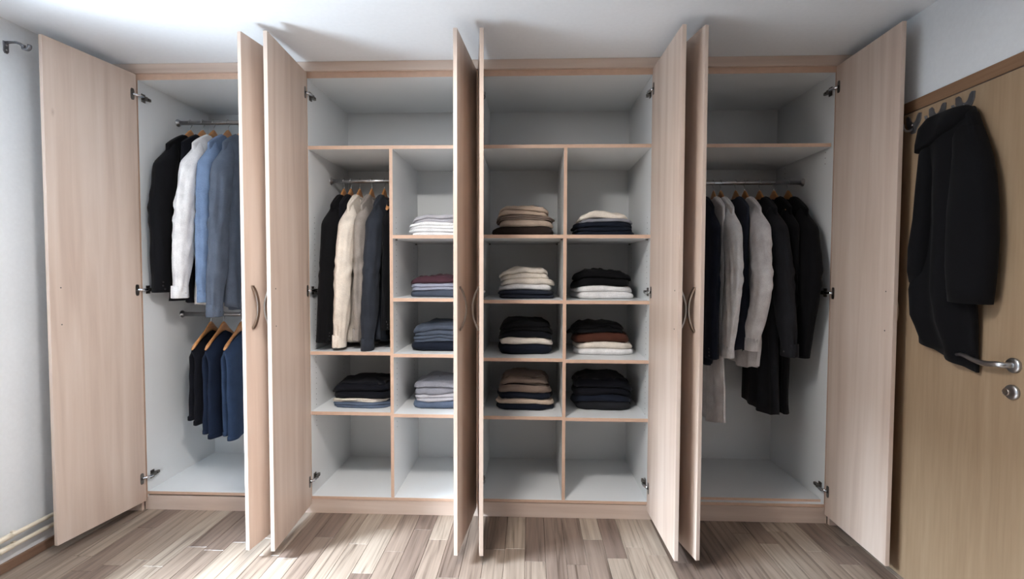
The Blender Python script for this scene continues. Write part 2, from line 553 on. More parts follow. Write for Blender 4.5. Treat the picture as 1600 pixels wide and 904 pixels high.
# ceiling lamp in the middle of the room
LX, LY = 1.74, -1.55
cl = empty('ceiling_lamp', (LX, LY, ZC))
tag(cl, 'round flat white ceiling lamp in front of the wardrobes', 'lamp')
b = MB()
b.loft([[(r * math.cos(2 * PI * j / 32), r * math.sin(2 * PI * j / 32), z) for j in range(32)] for r, z in ((0.20, 0.0), (0.20, -0.05), (0.185, -0.055))], 0, True, True, False)
b.obj('lamp_body', 'pvc', cl)
ml, nt, bs = mat('lamp_diffuser_glow')
bs.inputs['Emission Color'].default_value = (1.0, 0.95, 0.9, 1)
bs.inputs['Emission Strength'].default_value = 3.0
M['lampglass'] = ml
b = MB()
b.loft([[(r * math.cos(2 * PI * j / 32), r * math.sin(2 * PI * j / 32), z) for j in range(32)] for r, z in ((0.185, -0.053), (0.16, -0.066), (0.09, -0.074), (0.001, -0.077))], 0, True, False, True)
b.obj('diffuser', 'lampglass', cl)
l = bpy.data.lights.new('ceiling_lamp_light', 'AREA')
l.shape = 'DISK'
l.size = 0.34
l.energy = LAMP_POWER
l.color = (1.0, 0.95, 0.90)
lo = bpy.data.objects.new('ceiling_lamp_light', l)
COL.objects.link(lo)
lo.location = (LX, LY, ZC - 0.085)

# ------------------------------------------------------------------ wardrobe units
ORD = ['leftmost', 'second', 'third', 'rightmost']
UNIT_LABEL = [
    'leftmost birch wardrobe unit with two clothes rails and open doors',
    'second birch wardrobe unit from left, hanging shirts beside four narrow shelf compartments',
    'third birch wardrobe unit from left, two columns of folded-clothes shelves',
    'rightmost birch wardrobe unit with one shelf over a clothes rail',
]
ZBOT = [0.112, 0.102, 0.106, 0.112]
SHT = 0.020

def board(name, parent, x0, x1, y0, y1, z0, z1, front=True):
    return MB().box(x0, x1, y0, y1, z0, z1, 0, 1 if front else None).obj(name, ['white', 'edge'], parent)

def handle_mesh(sg):
    b = MB()
    z0, z1 = 1.147, 1.357
    n = 16
    rings = []
    for i in range(n + 1):
        t = i / n
        s = math.sin(PI * t)
        z = z0 + (z1 - z0) * t
        y = -0.0095 - 0.033 * s ** 0.75
        w = 0.0085
        th = 0.0035 + 0.001 * (1 - s)
        ty = -0.038 * 0.75 * PI * math.cos(PI * t) / (z1 - z0) * 0.7
        ny, nz = 1 / math.hypot(1, ty), -ty / math.hypot(1, ty)
        ny, nz = (ny, nz)
        if i in (0, n):
            y += 0.0
        rings.append([(-w, y - ny * th, z - nz * th), (w, y - ny * th, z - nz * th), (w, y + ny * th, z + nz * th), (-w, y + ny * th, z + nz * th)])
    b.loft(rings, 0, True, True, True, False)
    # feet
    for z in (z0 + 0.003, z1 - 0.003):
        b.box(-0.0085, 0.0085, -0.016, -0.009, z - 0.006, z + 0.006)
    return b

def make_door(unit, k, side):
    """side -1: hinged at the unit's left, +1: at its right"""
    sg = 1 if side < 0 else -1
    a = ANG[k]
    hx = 0.012 if sg > 0 else W - 0.012
    which = 'left' if sg > 0 else 'right'
    d = MB().box(0, sg * DW, -0.0095, 0.0095, DZ0, DZ1, 0).obj('wardrobe_door', ['birch'], unit, (hx, -0.012, 0), 0.0012)
    rot = -a * sg
    d.rotation_euler = (0, 0, rot)
    d['label'] = '%s door of the %s wardrobe unit, swung open' % (which, ORD[k // 2])
    h = handle_mesh(sg).obj('handle', 'bronze', d, (sg * (DW - 0.052), 0, 0), 0.0008)
    h['label'] = 'bowed metal bar handle'
    for z in (1.160, 1.344):
        disc(MB(), sg * (DW - 0.052), 0.0095, z, 0.0035, 0.0012, 'y', 10, 0, 0.0005).obj('screw', 'hinge', d)
    ca, sa = math.cos(-rot), math.sin(-rot)
    def loc(px, py):           # unit coordinates -> door coordinates
        qx, qy = px - hx, py + 0.012
        return ca * qx - sa * qy, sa * qx + ca * qy
    for z in (2.442, 1.317, 0.202):
        b = MB()
        # flange and cup let into the door
        fl = []
        for j in range(20):
            t = 2 * PI * j / 20
            cx, cz = math.cos(t), math.sin(t)
            e = 2 / 3.5
            fl.append((sg * 0.026 + 0.0115 * math.copysign(abs(cx) ** e, cx), z + 0.033 * math.copysign(abs(cz) ** e, cz)))
        b.loft([[(p[0], 0.0090, p[1]) for p in fl], [(p[0], 0.0118, p[1]) for p in fl]], 0, True, False, True, False)
        disc(b, sg * 0.026, 0.0115, z, 0.0085, 0.0008, 'y', 14, 1)
        # arm from the cup over to the side panel, mounting plate on the panel
        xi = T if sg > 0 else W - T
        def P(u, v, zz):
            q = loc(xi + sg * u, v)
            return (q[0], q[1], zz)
        b.tube([(sg * 0.026, 0.0120, z), P(0.020, 0.006, z), P(0.017, 0.022, z)], [0.0075, 0.0080, 0.0085], 8, 2)
        def slab(u0, u1, v0, v1, h0, h1, m):
            r0 = [P(u0, v0, z - h0), P(u1, v0, z - h0), P(u1, v0, z + h0), P(u0, v0, z + h0)]
            r1 = [P(u0, v1, z - h1), P(u1, v1, z - h1), P(u1, v1, z + h1), P(u0, v1, z + h1)]
            b.loft([r0, r1], m, True, True, True, False)
        slab(0.004, 0.020, 0.020, 0.050, 0.0095, 0.0095, 0)
        slab(0.004, 0.016, 0.050, 0.082, 0.0095, 0.0075, 0)
        slab(0.0, 0.004, 0.024, 0.052, 0.024, 0.024, 0)
        slab(0.016, 0.0205, 0.056, 0.062, 0.003, 0.003, 1)
        hg = b.obj('hinge', ['hinge', 'hole', 'chrome'], d)
        fix_normals(hg)
    return d

units = []
for i in range(4):
    u = empty('wardrobe_unit', (i * W, 0, 0))
    tag(u, UNIT_LABEL[i], 'wardrobe', 'row of built-in wardrobe units')
    units.append(u)
    zb = ZBOT[i]
    board('side_panel', u, 0, T, 0, DEP, 0.075, ZT + 0.045)
    board('side_panel', u, W - T, W, 0, DEP, 0.075, ZT + 0.045)
    board('top_panel', u, T, W - T, 0, DEP, ZT, ZT + 0.045)
    board('bottom_panel', u, T, W - T, 0, DEP, zb - 0.017, zb)
    MB().box(0, W, DEP, DEP + 0.012, 0.075, ZT + 0.019).obj('back_panel', 'white', u)
    MB().box(0, W, 0.004, 0.022, 0, 0.085 if i != 3 else 0.092).obj('plinth', 'birch_x', u)
    make_door(u, 2 * i, -1)
    make_door(u, 2 * i + 1, 1)
MB().box(T + 0.001, W - T - 0.001, 0.03, DEP, ZBOT[3], 0.127, 0, 1).obj('floor_board', ['white', 'edge'], units[3])

def shelf(i, x0, x1, z, y0=0.003):
    """z is the middle of the front edge"""
    o = board('shelf', units[i], x0 - i * W, x1 - i * W, y0, DEP, z - SHT / 2, z + SHT / 2)
    return o
shelf(1, 1 + T, 2 - T, 2.141)
shelf(2, 2 + T, 3 - T, 2.141)
shelf(3, 3 + T, 4 - T - 0.006, 2.141, 0.012)
DIV = 0.5
for i in (1, 2):
    board('divider', units[i], DIV - 0.0095, DIV + 0.0095, 0.002, DEP, ZBOT[i], 2.131)
SH = {}
SH['u2l'] = [0.951, 0.596]
SH['u2r'] = [1.630, 1.266, 0.941, 0.588]
SH['u3l'] = [1.632, 1.258, 0.923, 0.584]
SH['u3r'] = [1.632, 1.257, 0.917, 0.580]
for z in SH['u2l']: shelf(1, 1 + T, 1.4905, z)
for z in SH['u2r']: shelf(1, 1.5095, 2 - T, z)
for z in SH['u3l']: shelf(2, 2 + T, 2.4905, z)
for z in SH['u3r']: shelf(2, 2.5095, 3 - T, z)
# shelf-peg holes drilled in the side panels, a row of tiny dots
def holes(i, x, sgn, z0, z1, y):
    b = MB()
    z = z0
    while z < z1:
        disc(b, x - i * W, y, z, 0.0026, sgn * 0.0006, 'x', 8)
        z += 0.032
    tag(b.obj('peg_holes', 'hole', units[i]), 'row of small peg holes', None, None, 'stuff')
for yy in (0.075, 0.52):
    holes(1, 1 + T, 1, 0.5, 1.75, yy)
    holes(1, 1.5095, 1, 0.5, 1.75, yy)
    holes(2, 3 - T, -1, 0.5, 1.75, yy)
    holes(3, 4 - T, -1, 2.05, 2.125, yy)
# metal shelf pegs under the shelf ends that show from below
for i, key, xa, xb in ((1, 'u2r', 1.5095, 2 - T), (2, 'u3l', 2 + T, 2.4905), (2, 'u3r', 2.5095, 3 - T)):
    for z in SH[key][:1]:
        for xx, s in ((xa, 1), (xb, -1)):
            for yy in (0.06, 0.56):
                MB().tube([(xx - i * W, yy, z - SHT / 2 - 0.0045), (xx - i * W + s * 0.012, yy, z - SHT / 2 - 0.0045)], 0.0042, 8).obj('shelf_peg', 'hinge', units[i])

def rail(i, x0, x1, y, z):
    r = MB().tube([(x0 - i * W, y, z), (x1 - i * W, y, z)], 0.0135, 16).obj('clothes_rail', 'steel', units[i])
    for xx, s in ((x0, 1), (x1, -1)):
        b = MB()
        b.tube([(xx - i * W, y, z), (xx - i * W + s * 0.004, y, z), (xx - i * W + s * 0.005, y, z), (xx - i * W + s * 0.018, y, z)], [0.024, 0.024, 0.018, 0.0165], 16)
        b.obj('rail_socket', 'steel', r)
    return r
RY = 0.325
rail(0, T, 1 - T, RY, 2.384)
rail(0, T, 1 - T, RY, 1.146)
rail(1, 1 + T, 1.4905, RY, 2.007)
rail(3, 3 + T, 4 - T, 0.30, 1.984)

# fillers and fascia that close the row against walls and ceiling
f = MB().box(XL, XR, -0.020, -0.0005, 2.5665, ZC - 0.001).obj('fascia_board', 'birch_x', None, None, 0.001)
tag(f, 'long birch fascia board between wardrobe tops and ceiling', 'fascia')
f = MB().box(XL + 0.0005, -0.002, -0.020, 0.0, 0.0005, 2.565).obj('filler_panel', 'birch', None, None, 0.001)
tag(f, 'birch filler panel between left wall and leftmost wardrobe', 'panel', 'wardrobe filler panels')
f = MB().box(4.002, XR - 0.0005, -0.020, 0.0, 0.0005, 2.565).obj('filler_panel', 'birch', None, None, 0.001)
tag(f, 'birch filler panel between rightmost wardrobe and right wall', 'panel', 'wardrobe filler panels')

# ------------------------------------------------------------------ hangers and hanging clothes
def sstep(e0, e1, t):
    t = max(0.0, min(1.0, (t - e0) / (e1 - e0)))
    return t * t * (3 - 2 * t)

def nz(a, b, c=0.0):
    return noise.noise(Vector((a, b, c)))

def make_hanger(x, ry, rz, label, half=0.185, rise=0.078):
    """wooden hanger across the rail; arms run along y"""
    e = empty('coat_hanger', (x, ry, rz - 0.19))
    tag(e, label, 'hanger', 'wooden coat hangers')
    top = 0.19
    r = 0.0175
    pts = [(0, r * math.cos(a), top + r * math.sin(a)) for a in [R(200) - R(230) * i / 14 for i in range(15)]]
    pts += [(0, 0.006, top - 0.024), (0, 0.0, top - 0.034), (0, 0, top - 0.075)]
    MB().tube(pts, 0.0021, 8).obj('hook', 'chrome', e)
    rings = []
    n = 22
    for i in range(n + 1):
        s = -1 + 2 * i / n
        u = half * s
        q = abs(s)
        zc = top - rise - 0.012 - 0.112 * q ** 1.35
        hh = 0.019 * (1 - 0.45 * q) if q < 0.97 else 0.006
        tt = 0.007 + 0.005 * sstep(0.55, 1.0, q)
        if q > 0.97:
            tt = 0.007
        bulge = 0.028 * math.exp(-(s / 0.24) ** 2)
        rings.append([(tt * math.cos(a), u, zc + (hh + bulge * (math.sin(a) > 0)) * math.sin(a)) for a in [2 * PI * j / 10 for j in range(10)]])
    MB().loft(rings, 0, True, True, True).obj('shoulder_bar', 'hanger', e)
    return e

def make_garment(name, label, cat, x, ry, rz, color, hem, cuff, sh=0.205, thick=0.036, seed=0, collar=True, sleeves=True,
                 side=1, jacket=False, group='clothes hanging on the rails', flare=1.0, reach=0.05, rend=0.05, vend=0.0, lean=0.0, sv=1.0):
    """a shirt or jacket over a hanger; x position on the rail, hem/cuff = heights of the lower ends (world z)"""
    z0 = hem
    e = empty(name, (x, ry, z0))
    tag(e, label, cat, group)
    fm = 'f_' + color
    top = rz - z0
    def zs(u):
        q = min(1.15, abs(u) / 0.205)
        return top - 0.104 - 0.110 * q ** 1.35 + 0.034 * sstep(0.14, 0.36, q)
    NA, NT = 64, 34
    rings = []
    for i in range(-1, NT + 1):
        t = (max(i, 0) / NT) ** 1.35
        a = sh * (1.0 - 0.06 * sstep(0.05, 0.45, t) + 0.03 * t) * (1 + (flare - 1) * t)
        bth = (0.0008 if i < 0 else 0.017) + max(0.002, thick - 0.012) * sstep(0.0, 0.13, t) * (1 - 0.18 * sstep(0.1, 0.5, t) + (flare - 0.9) * 0.5 * t)
        ring = []
        for j in range(NA):
            th = 2 * PI * j / NA
            cu, sv_ = math.cos(th), math.sin(th)
            u = a * math.copysign(abs(cu) ** 0.8, cu)
            fold = 0.011 * math.sin(u * 44 + seed * 1.7 + 2.6 * nz(u * 6, t * 2, seed)) * sstep(0.15, 0.9, t)
            fold += 0.010 * nz(u * 9, t * 5, seed + 3.1) * sstep(0.05, 0.3, t) + 0.006 * nz(u * 26, t * 6, seed + 9.1) * sstep(0.05, 0.3, t)
            v = bth * math.copysign(abs(sv_) ** 0.7, sv_) + fold * (1 if abs(sv_) > 0.15 else 0.4)
            zz = zs(u) * (1 - t) + t * (0.008 * math.sin(u * 15 + seed) + (0.030 * (u / sh) ** 2 if not jacket else 0))
            ring.append((v + lean * t, u * (0.97 if i < 0 else 1), max(zz, 0.0) + (0.006 if i < 0 else 0)))
        rings.append(ring)
    b = MB()
    b.loft(rings, 0, True)
    bo = b.obj('body', fm, e)
    bo.modifiers.new('cloth_thickness', 'SOLIDIFY').thickness = 0.0025
    if sleeves:
        for sd in (-1, 1):
            rc, rd = (reach, rend) if sd < 0 else (0.02, 0.02)
            ztop = zs(sh * 0.93) + 0.004
            zend = cuff - z0
            L = ztop - zend
            NS, NR = 44, 32
            rings = []
            for i in range(NS + 1):
                s = i / NS
                grow = 0.22 + 0.78 * sstep(-0.03, 0.13, s)
                ru = 0.086 * (1 - 0.30 * s) * grow
                rv = 0.050 * (1 - 0.20 * s) * grow * sv
                if not jacket:
                    puff = sstep(0.80, 0.93, s)
                    ru *= 1 - 0.16 * puff
                    rv *= 1 - 0.14 * puff
                cu = sd * (sh - 0.050 + 0.045 * sstep(0, 0.16, s) + rc * sstep(0, 0.55, s) + (rd - rc) * sstep(0.5, 1.0, s))
                cv = side * 0.010 * math.sin(PI * s) + vend * s ** 1.3 + lean * s * 0.8
                cz = ztop - L * s
                ring = []
                on_ = sstep(0.08, 0.3, s)
                for j in range(NR):
                    th = 2 * PI * j / NR
                    ct, st = math.cos(th), math.sin(th)
                    w = 1 + 0.16 * nz(ct * 1.4, st * 1.4, s * 4 + seed * 3 + sd) * on_
                    # long slanting folds, elbow creases and gathers above the cuff
                    rdg = 1 - abs(nz(ct * 1.8 + s * 1.2, st * 1.8 - s * 1.7, s * 2.2 + seed * 5.3)) * 2
                    w += (0.12 if jacket else 0.20) * (rdg - 0.5) * on_
                    el = math.exp(-((s - 0.47) / 0.10) ** 2)
                    w += (0.05 if jacket else 0.08) * el * math.sin(s * 62 + 3.0 * ct + seed)
                    if not jacket:
                        w += 0.06 * math.sin(9 * th + seed + 4 * s) * sstep(0.72, 0.9, s) * (1 - sstep(0.93, 1, s))
                    pu, pv = ru * ct * w, rv * st * w
                    tz = -0.55 * sd * pu * (1 - sstep(0.0, 0.3, s))
                    ring.append((cv + pv, cu + pu, cz + tz))
                rings.append(ring)
            b = MB()
            b.loft(rings, 0, True, True, jacket)
            so = b.obj('sleeve', fm, e)
            if not jacket:
                ctr = Vector((sum(p[0] for p in rings[-1]) / NR, sum(p[1] for p in rings[-1]) / NR, 0))
                rr = []
                for zz, k in ((0.068, 1.0), (0.070, 1.06), (0.03, 1.09), (0.0, 1.10), (-0.004, 1.05), (0.0, 0.98)):
                    rr.append([(ctr.x + (p[0] - ctr.x) * k, ctr.y + (p[1] - ctr.y) * k, zend + zz - 0.002) for p in rings[-1]])
                MB().loft(rr, 0, True).obj('cuff', fm, so)
                bp_ = max(rr[2], key=lambda p: side * p[0])
                disc(MB(), bp_[0] - side * 0.001, bp_[1] + sd * 0.004, bp_[2] - 0.004, 0.0045, side * 0.0022, 'x', 10).obj('button', 'pearl' if color in ('white', 'cream', 'rosewhite', 'offwhite', 'blue') else 'button', so)
            else:
                for q in range(3):
                    rg = rings[-2 - q]
                    bp_ = max(rg, key=lambda p: side * p[0] + sd * 0.35 * p[1])
                    disc(MB(), bp_[0] - side * 0.0015, bp_[1], bp_[2], 0.0055, side * 0.003, 'x', 10).obj('button', 'button', so)
    if collar:
        rr = []
        for zz, k, kk in ((-0.030, 1.10, 1.0), (-0.008, 1.0, 0.95), (0.014, 0.95, 0.9), (0.020, 1.0, 1.0), (0.010, 1.14, 1.14), (-0.016, 1.32, 1.34), (-0.036, 1.42, 1.46)):
            ring = []
            for j in range(28):
                th = 2 * PI * j / 28
                front = max(0, side * math.sin(th)) ** 2
                ring.append((0.030 * kk * math.sin(th), 0.056 * k * math.cos(th), top - 0.128 + zz - 0.022 * front - (0.3 * abs(0.056 * k * math.cos(th)) if zz < 0 else 0)))
            rr.append(ring)
        MB().loft(rr, 0, True).obj('collar', fm, e)
    return e

WOOD = 'wooden coat hanger holding the '
def hang(short, x, ry, rz, hlift=0.0, **kw):
    make_hanger(x, ry, rz, WOOD + short)

# leftmost unit, upper rail
Z1 = 2.384
U1 = 'leftmost wardrobe unit'
hang('leftmost black jacket, ' + U1, 0.103, RY, Z1)
make_garment('suit_jacket', 'black jacket with buttoned sleeve, first from left in the leftmost wardrobe unit', 'jacket', 0.103, RY, Z1, 'black', 1.245, 1.30, sh=0.222, thick=0.034, seed=1, jacket=True, reach=0.075, rend=0.05, vend=-0.012)
hang('dark garment beside the leftmost black jacket', 0.185, RY, Z1)
make_garment('dark_shirt', 'dark garment squeezed between black jacket and white shirt, leftmost wardrobe unit', 'shirt', 0.185, RY, Z1, 'ink', 1.215, 1.29, sh=0.202, thick=0.028, seed=2, sleeves=False)
hang('white shirt, ' + U1, 0.257, RY, Z1)
make_garment('dress_shirt', 'white long-sleeved shirt hanging in the leftmost wardrobe unit', 'shirt', 0.257, RY, Z1, 'white', 1.20, 1.272, sh=0.21, thick=0.034, seed=3, reach=0.07, rend=0.07, vend=-0.05)
hang('light blue shirt, ' + U1, 0.352, RY, Z1)
make_garment('dress_shirt', 'light blue long-sleeved shirt beside the white one, leftmost wardrobe unit', 'shirt', 0.352, RY, Z1, 'blue', 1.225, 1.245, sh=0.205, thick=0.032, seed=4, reach=0.035, rend=0.03, vend=-0.02)
hang('grey-blue denim shirt, ' + U1, 0.445, RY, Z1)
make_garment('denim_shirt', 'grey-blue denim shirt partly hidden by the open door, leftmost wardrobe unit', 'shirt', 0.445, RY, Z1, 'greyblue', 1.18, 1.16, sh=0.21, thick=0.036, seed=5, reach=0.05, rend=0.05, vend=-0.04)

# leftmost unit, lower rail: trousers laid over hangers
def trousers(label, x, color, hem, seed, sh=0.19):
    rz = 1.146
    e = empty('folded_trousers', (x, RY, hem))
    tag(e, label, 'trousers', 'trousers on the lower rail')
    top = rz - hem
    for li, (vo, lo) in enumerate(((0.013, 0.0), (-0.013, 0.03))):
        rings = []
        NA, NT = 40, 20
        for i in range(NT + 1):
            t = i / NT
            a = sh * (0.99 - 0.04 * t + 0.04 * t * t)
            bth = 0.010 + 0.010 * sstep(-0.02, 0.12, t) + 0.006 * t
            ring = []
            for j in range(NA):
                th = 2 * PI * j / NA
                cu, s_ = math.cos(th), math.sin(th)
                u = a * math.copysign(abs(cu) ** 0.75, cu)
                q = min(1, abs(u) / sh)
                zt = top - 0.104 - 0.112 * q ** 1.35
                fold = 0.007 * math.sin(u * 36 + seed + li) * sstep(0.1, 0.8, t) + 0.008 * nz(u * 8, t * 5, seed + li * 7)
                v = vo * sstep(0, 0.12, t) * 1.35 + bth * math.copysign(abs(s_) ** 0.7, s_) + fold
                zz = zt * (1 - t) + t * (lo + 0.006 * math.sin(u * 20 + seed) + 0.03 * (u / sh + 1) * 0.5)
                ring.append((v, u, zz))
            rings.append(ring)
        o = MB().loft(rings, 0, True, False, True).obj('trouser_leg', 'f_' + color, e)
        # stitched hem band
        hb = []
        for k, dz in ((1.03, 0.028), (1.05, 0.026), (1.05, 0.004), (1.03, 0.002)):
            cx = sum(p[0] for p in rings[-1]) / NA
            hb.append([(cx + (p[0] - cx) * (k + 0.06), p[1] * k * 0.985, p[2] + dz) for p in rings[-1]])
        MB().loft(hb, 0, True).obj('hem_band', 'f_' + color, o)
    return e
for short, x, colr, hem, sd, lab in (
        ('black trousers on the lower rail', 0.212, 'ink', 0.46, 11, 'near-black trousers first from left on the lower rail'),
        ('navy trousers on the lower rail', 0.297, 'deepblue', 0.375, 12, 'navy blue trousers in the middle of the lower rail'),
        ('faded denim trousers on the lower rail', 0.415, 'denim', 0.37, 13, 'faded blue denim trousers beside the door on the lower rail')):
    make_hanger(x, RY, 1.146, WOOD + short)
    trousers(lab, x, colr, hem, sd)

# second unit
Z2 = 2.007
U2 = 'second wardrobe unit'
for short, x in (('leftmost black shirt, ' + U2, 1.105), ('hidden black shirt behind the cream one, ' + U2, 1.150), ('cream shirt, ' + U2, 1.207),
                 ('beige-grey shirt, ' + U2, 1.286), ('charcoal shirt, ' + U2, 1.368)):
    make_hanger(x, RY, Z2, WOOD + short)
make_garment('black_shirt', 'black long garment first from left in the second wardrobe unit', 'shirt', 1.105, RY, Z2, 'black', 1.00, 1.01, sh=0.215, thick=0.034, seed=21, jacket=True, reach=0.06, rend=0.06, vend=-0.026)
make_garment('black_shirt', 'black shirt squeezed between black garment and cream shirt, second wardrobe unit', 'shirt', 1.155, RY, Z2, 'ink', 1.02, 1.06, sh=0.202, thick=0.018, seed=22, sleeves=False)
make_garment('dress_shirt', 'cream long-sleeved shirt hanging in the second wardrobe unit', 'shirt', 1.207, RY, Z2, 'cream', 0.968, 0.985, sh=0.215, thick=0.030, seed=23, reach=0.07, rend=0.05, vend=-0.04)
make_garment('dress_shirt', 'beige-grey shirt between cream and charcoal shirts, second wardrobe unit', 'shirt', 1.284, RY, Z2, 'greige', 0.966, 1.02, sh=0.20, thick=0.030, seed=24, sv=0.8, reach=0.02, rend=0.02, vend=-0.02)
make_garment('charcoal_shirt', 'charcoal blue-grey long-sleeved shirt nearest the divider, second wardrobe unit', 'shirt', 1.366, RY, Z2, 'charcoal', 0.99, 0.968, sh=0.215, thick=0.034, seed=25, reach=0.06, rend=0.05, vend=-0.03)
make_hanger(1.435, RY, Z2, WOOD + 'black jacket against the divider, ' + U2)
make_garment('suit_jacket', 'black jacket hanging against the divider in the second wardrobe unit', 'jacket', 1.438, RY + 0.03, Z2, 'black', 1.04, 1.08, sh=0.202, thick=0.026, seed=26, jacket=True, sv=0.6)

# rightmost unit
Z4, RY4 = 1.984, 0.30
U4 = 'rightmost wardrobe unit'
for short, x in (('navy jacket beside the door, ' + U4, 3.372), ('off-white shirt, ' + U4, 3.481), ('dark grey shirt between white shirts, ' + U4, 3.572), ('rose-white shirt, ' + U4, 3.628),
                 ('charcoal long shirt, ' + U4, 3.717), ('long black coat, ' + U4, 3.804), ('rightmost black jacket, ' + U4, 3.89)):
    make_hanger(x, RY4, Z4, WOOD + short)
make_garment('navy_jacket', 'navy blue jacket partly hidden by the open door, rightmost wardrobe unit', 'jacket', 3.365, RY4, Z4, 'navy', 0.88, 0.93, sh=0.205, thick=0.034, seed=41, jacket=True, side=-1, sv=0.8, reach=0.03, rend=0.02)
make_garment('dress_shirt', 'off-white shirt beside the navy jacket, rightmost wardrobe unit', 'shirt', 3.478, RY4, Z4, 'offwhite', 0.90, 0.945, sh=0.21, thick=0.030, seed=42, side=-1, sv=0.85, reach=0.08, rend=0.03, vend=-0.03)
make_garment('grey_shirt', 'dark grey shirt between the two white shirts, rightmost wardrobe unit', 'shirt', 3.566, RY4, Z4, 'darkslate', 0.95, 0.99, sh=0.202, thick=0.026, seed=43, side=-1, sleeves=False)
make_garment('dress_shirt', 'rose-white shirt with cuffs in the middle of the rightmost wardrobe unit', 'shirt', 3.632, RY4, Z4, 'rosewhite', 0.855, 0.985, sh=0.212, thick=0.032, seed=44, side=-1, reach=0.10, rend=0.02, vend=-0.04)
make_garment('charcoal_shirt', 'charcoal long-sleeved shirt with long tails, rightmost wardrobe unit', 'shirt', 3.722, RY4, Z4, 'graphite', 0.575, 0.965, sh=0.212, thick=0.032, seed=45, side=-1, flare=1.1, lean=0.03, reach=0.08, rend=0.10, vend=0.02)
make_garment('long_coat', 'long black coat beside the rightmost jacket, rightmost wardrobe unit', 'coat', 3.808, RY4, Z4, 'black', 0.60, 0.99, sh=0.205, thick=0.030, seed=46, side=-1, jacket=True, flare=1.06, sv=0.75, reach=0.02, rend=0.02)
make_garment('suit_jacket', 'black jacket with buttoned sleeve nearest the right side of rightmost wardrobe unit', 'jacket', 3.893, RY4, Z4, 'black', 0.98, 0.945, sh=0.222, thick=0.034, seed=47, side=-1, jacket=True, reach=0.09, rend=0.02, vend=-0.03)
make_hanger(3.437, RY4, Z4, WOOD + 'long pale dress, ' + U4, half=0.15)
make_garment('long_dress', 'long pale beige dress hanging behind the door edge, rightmost wardrobe unit', 'dress', 3.435, RY4 + 0.01, Z4, 'rosewhite', 0.50, 0.9, sh=0.19, thick=0.014, seed=48, side=-1, sleeves=False, collar=False, flare=1.3)

# ------------------------------------------------------------------ folded clothes
def folded(name, label, cat, color, cx, cy, zs_, w, d, q0, q1, H, dome, layers, seed, rz, group):
    """one folded garment: soft slabs folded over each other; q0..q1 = its span of the stack height H"""
    rg = random.Random(seed)
    e_loc = (cx, cy, zs_)
    sk = cx * 31.7 + zs_ * 17.3
    b = MB()
    h = (q1 - q0)
    lh = h / layers
    NP = 48
    for li in range(layers):
        sw = w * rg.uniform(0.95, 1.0) / 2
        sdp = d * rg.uniform(0.95, 1.0) / 2
        ox, oy = rg.uniform(-0.006, 0.006), rg.uniform(-0.006, 0.006) + 0.004 * li
        def ring(inset, q):
            out = []
            for j in range(NP):
                th = 2 * PI * j / NP
                c, s = math.cos(th), math.sin(th)
                e = 2 / 4.5
                px = (sw - inset) * math.copysign(abs(c) ** e, c)
                py = (sdp - inset) * math.copysign(abs(s) ** e, s)
                wob = 0.022 * nz(px * 7 + seed, py * 7, li * 2.3) + 0.009 * nz(px * 26, py * 26 + seed, li)
                px += wob * c + ox
                py += wob * s + oy
                out.append(place(px, py, q))
            return out
        def place(px, py, q):
            ex = min(1.3, abs(px) / (w / 2))
            ey = min(1.3, abs(py) / (d / 2))
            shape = (1 - 0.95 * ex ** 2.8) * (1 - 0.5 * ey ** 3)
            f = (q / H) ** 0.55
            tp = sstep(0.55, 1.0, q / H)
            lump = 0.012 * nz(px * 7 + sk, py * 7, q * 12) + 0.005 * (0.5 - abs(nz(px * 16 + seed, py * 16, q * 30)) * 2) + tp * (0.016 * nz(px * 13 + seed, py * 11, 1.0) + 0.008 * nz(px * 34, py * 34, seed))
            z = q * (1 - 0.13 * ex ** 4) + dome * f * shape + lump * f
            return (px, py, max(z, 0.0004))
        a0 = q0 + lh * li + 0.0004
        a1 = q0 + lh * (li + 1) - 0.0004
        rows = []
        rr = (a1 - a0) / 2
        for sc in (0.05, 0.4, 0.72, 0.9):
            rows.append(ring((1 - sc) * min(sw, sdp), a0))
        for k in range(7):
            t = PI * k / 6
            rows.append(ring(rr * 0.9 * (1 - math.sin(t)), a0 + rr * (1 - math.cos(t))))
        for sc in (0.9, 0.72, 0.4, 0.05):
            rows.append(ring((1 - sc) * min(sw, sdp), a1))
        b.loft(rows, 0, True, True, True)
    o = b.obj(name, 'f_' + color, None, e_loc)
    o.rotation_euler = (0, 0, rz)
    return tag(o, label, cat, group)

def stack(key, cx, cy, zs_, w, d, dome, items, where, seed):
    """items from the bottom up: (colour key, height, layers, width factor, dx, kind name, label text)"""
    H = sum(i[1] for i in items)
    q = 0.0
    for n, (colr, h, lay, wf, dx, kind, text) in enumerate(items):
        folded(kind, text + ', ' + where, 'clothes', colr, cx + dx, cy + 0.004 * n, zs_, w * wf, d * (0.97 if wf < 1 else 1.0), q, q + h, H, dome, lay, seed * 17 + n * 5,
               R(random.Random(seed * 3 + n).uniform(-2.5, 2.5)), 'folded clothes on the shelves')
        q += h

